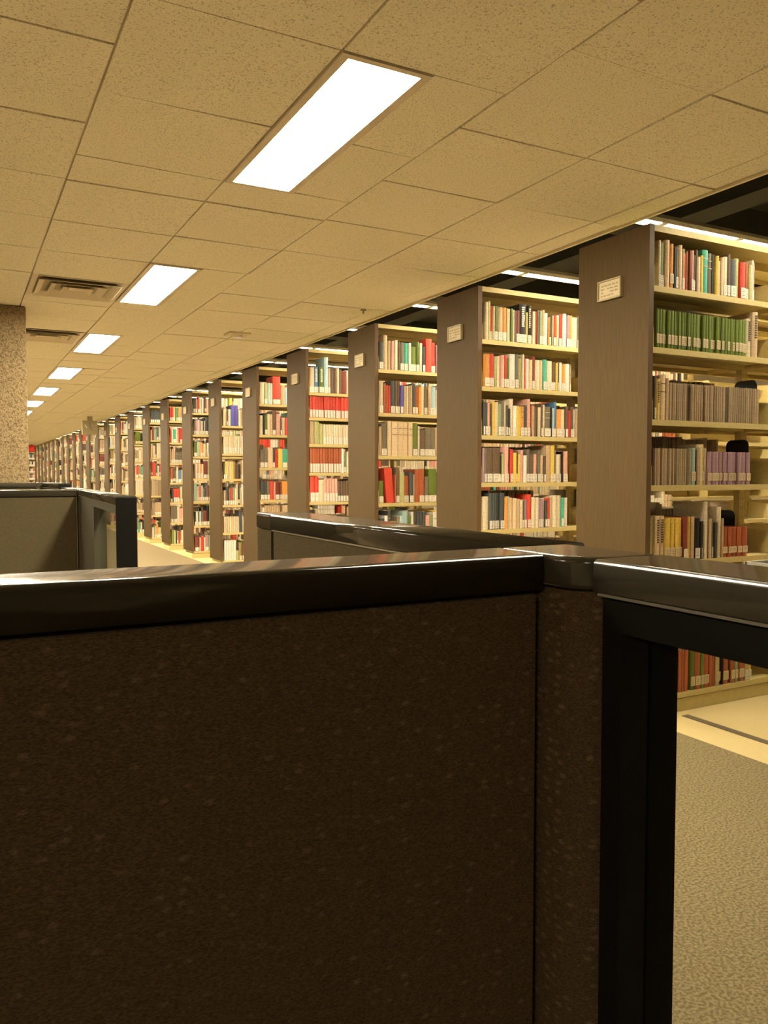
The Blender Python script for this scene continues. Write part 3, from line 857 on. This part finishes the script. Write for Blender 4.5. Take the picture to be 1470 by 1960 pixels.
o = part('library_books', a, ['book'], None); o.location = (1.2, 37.6, 0)
tag(o, 'tiny books filling the far bookcase at the end of the corridor', 'books', kind='stuff')

# ------------------------------------------------------------------ cubicle partitions
PT = 1.066            # top of the partitions
def cap_profile(hw, top, drop, r=.0055):
    pts = []
    for sx, a0 in ((1, 0), (-1, 90)):
        cx = sx * (hw - r)
        for q in range(6):
            an = math.radians(a0 + q * 18)
            pts.append((cx + r * math.cos(an), top - r + r * math.sin(an)))
    return [(hw, top - drop)] + pts + [(-hw, top - drop)]
def top_cap(t, L, hw=.0425, drop=.038, x0=.001):
    a = MB(); a.prism(cap_profile(hw, PT, drop)[::-1], x0, L - .001, 'x')
    o = part('top_cap', a, ['cap'], t)
    o.data.polygons.foreach_set('use_smooth', [len(p.vertices) == 4 for p in o.data.polygons])
    return o
def kick(t, L, hw):
    a = MB(); a.box(.001, L - .001, -hw + .004, hw - .004, .012, .10); part('base_trim', a, ['frame'], t, .003)
    for x in (.08, L - .08):
        a = MB(); a.cyl(x, 0, 0, .014, .018, 12); part('levelling_foot', a, ['black'], t)
def solid_panel(p, rz, L, label, hw=.0425, drop=.038, m='cloth', group='cubicle partition panels'):
    t = thing('partition_panel', label, 'cubicle partition', p, rz, group)
    top_cap(t, L, hw, drop)
    a = MB(); a.box(.004, L - .004, -hw + .012, hw - .012, .1, PT - drop); part('core', a, ['groove'], t)
    for s in (-1, 1):
        a = MB(); y0, y1 = sorted((s * (hw - .004), s * (hw - .012)))
        a.box(.006, L - .006, y0, y1, .104, PT - drop - .005); part('fabric_panel', a, [m], t, .003)
    kick(t, L, hw)
    return t
def line_panel(p, rz, L, label, hw=.049, drop=.032, group='cubicle partition panels'):
    t = solid_panel(p, rz, L, label, hw, drop, 'olive', group)
    a = MB()
    for s in (-1, 1):
        y0, y1 = sorted((s * (hw - .004), s * (hw - .0004))); a.box(.006, L - .006, y0, y1, PT - drop - .004, PT - drop - .0012)
    part('lip_glint_strip', a, ['lip_glint'], t)
    return t
def glazed_panel(p, rz, L, w0, w1, label, hw=.049, drop=.032, sill=.40, head=.995, group='glazed cubicle partition panels', fm='frame'):
    """opening from w0 to w1 along the panel"""
    t = thing('glazed_partition', label, 'cubicle partition', p, rz, group)
    top_cap(t, L, hw, drop)
    f = hw - .010
    a = MB()
    a.box(.004, L - .004, -f, f, head, PT - drop)                       # head rail
    a.box(.004, w0, -f, f, .1, head); a.box(w1, L - .004, -f, f, .1, head)
    a.box(w0, w1, -f, f, .1, sill)
    part('window_frame', a, [fm], t)
    a = MB()
    for s in (-1, 1):
        y0, y1 = sorted((s * f, s * (hw - .0005))); a.box(.006, L - .006, y0, y1, PT - drop - .004, PT - drop - .0012)
    part('lip_glint_strip', a, ['lip_glint'], t)
    a = MB(); a.box(w0, w1, -.003, .003, sill, head); part('glass_pane', a, ['glass'], t)
    if fm != 'frame':
        a = MB(); a.box(L - .001, L + .006, -hw, hw, .05, PT - .002); part('end_trim', a, ['frame'], t, .004)
    kick(t, L, hw)
    return t
def post(x0, x1, y0, y1, label, corner=0, m='cloth'):
    t = thing('partition_post', label, 'partition post', ((x0 + x1) / 2, (y0 + y1) / 2, 0), 0, 'cubicle partition posts')
    hx, hy = (x1 - x0) / 2, (y1 - y0) / 2
    def poly(e):
        r_ = corner
        if not r_: return [(-hx + e, -hy + e), (hx - e, -hy + e), (hx - e, hy - e), (-hx + e, hy - e)]
        pts = []
        for q in range(9):
            an = math.radians(180 + q * 90 / 8)
            pts.append((-hx + r_ + (r_ - e) * math.cos(an), -hy + r_ + (r_ - e) * math.sin(an)))
        return pts + [(hx - e, -hy + e), (hx - e, hy - e), (-hx + e, hy - e)]
    a = MB(); a.prism(poly(.0), PT - .035, PT, 'z'); o = part('post_cap', a, ['cap'], t, .007, 3)
    a = MB(); a.prism(poly(.004), .012, PT - .036, 'z'); part('fabric_cover', a, [m], t)
    a = MB(); a.cyl(0, 0, 0, .013, .018, 12); part('levelling_foot', a, ['black'], t)
    return t

# first bay, right in front of the camera
solid_panel((-.95, .7105, 0), 0, .95 + .549, 'dark brown woven cubicle partition filling the lower half of the view')
post(.551, .654, .606, .755, 'dark cloth-covered post where the near cubicle partitions meet', .045)
glazed_panel((.606, .603, 0), -math.pi / 2, 1.10, .030, .98, 'glazed partition with shade-blackened frame, carpet and books seen through it')
line_panel((.638, .758, 0), math.pi / 2, .868, 'dark capped partition running from the near post towards the bookcases', .049)
post(.589, .687, 1.629, 1.722, 'dark post at the far end of the near cubicle partition', 0, 'olive')
# second bay
solid_panel((-.95, 4.95, 0), 0, .95 + .605, 'olive-brown cloth cubicle partition beside the second glazed wing', m='olive')
post(.608, .694, 4.905, 4.995, 'slim post joining the olive partition and its glazed wing', 0, 'olive')
glazed_panel((.651, 4.90, 0), math.radians(-90 - 2.5), 1.67, .74, 1.60, 'glazed cubicle wing with a black end face, pointing at the near partition', hw=.040, fm='frame_olive')
line_panel((.652, 4.998, 0), math.pi / 2, .78, 'partition with a bright top edge running on behind the glazed wing', .042)
# third bay, a little taller
PT = 1.092
solid_panel((-.95, 6.60, 0), 0, .95 + .52, 'far olive cubicle partition standing against the foot of the concrete column', m='olive')
post(.522, .60, 6.56, 6.64, 'far slim post joining the distant partitions', 0, 'olive')
glazed_panel((.60, 6.555, 0), math.radians(-86), .66, .10, .58, 'distant short glazed wing with a dark end, farthest of the wings', hw=.040, fm='frame_olive')

# shelf with a pale edge beyond the glazed partition
t = thing('desk_shelf', 'black shelf with a pale edge just beyond the glazed partition cap', 'shelf', (.79, .05, 1.05))
a = MB(); a.box(.004, .25, 0, .556, -.03, 0); part('shelf_board', a, ['black'], t, .002)
a = MB(); a.box(0, .004, 0, .558, -.008, .001); a.box(0, .25, .556, .560, -.008, .001); part('pale_edging', a, ['whitepaint'], t)
for y in (.10, .45):
    a = MB(); a.box(-.134, .20, y, y + .02, -.045, -.030); part('bracket', a, ['black'], t)
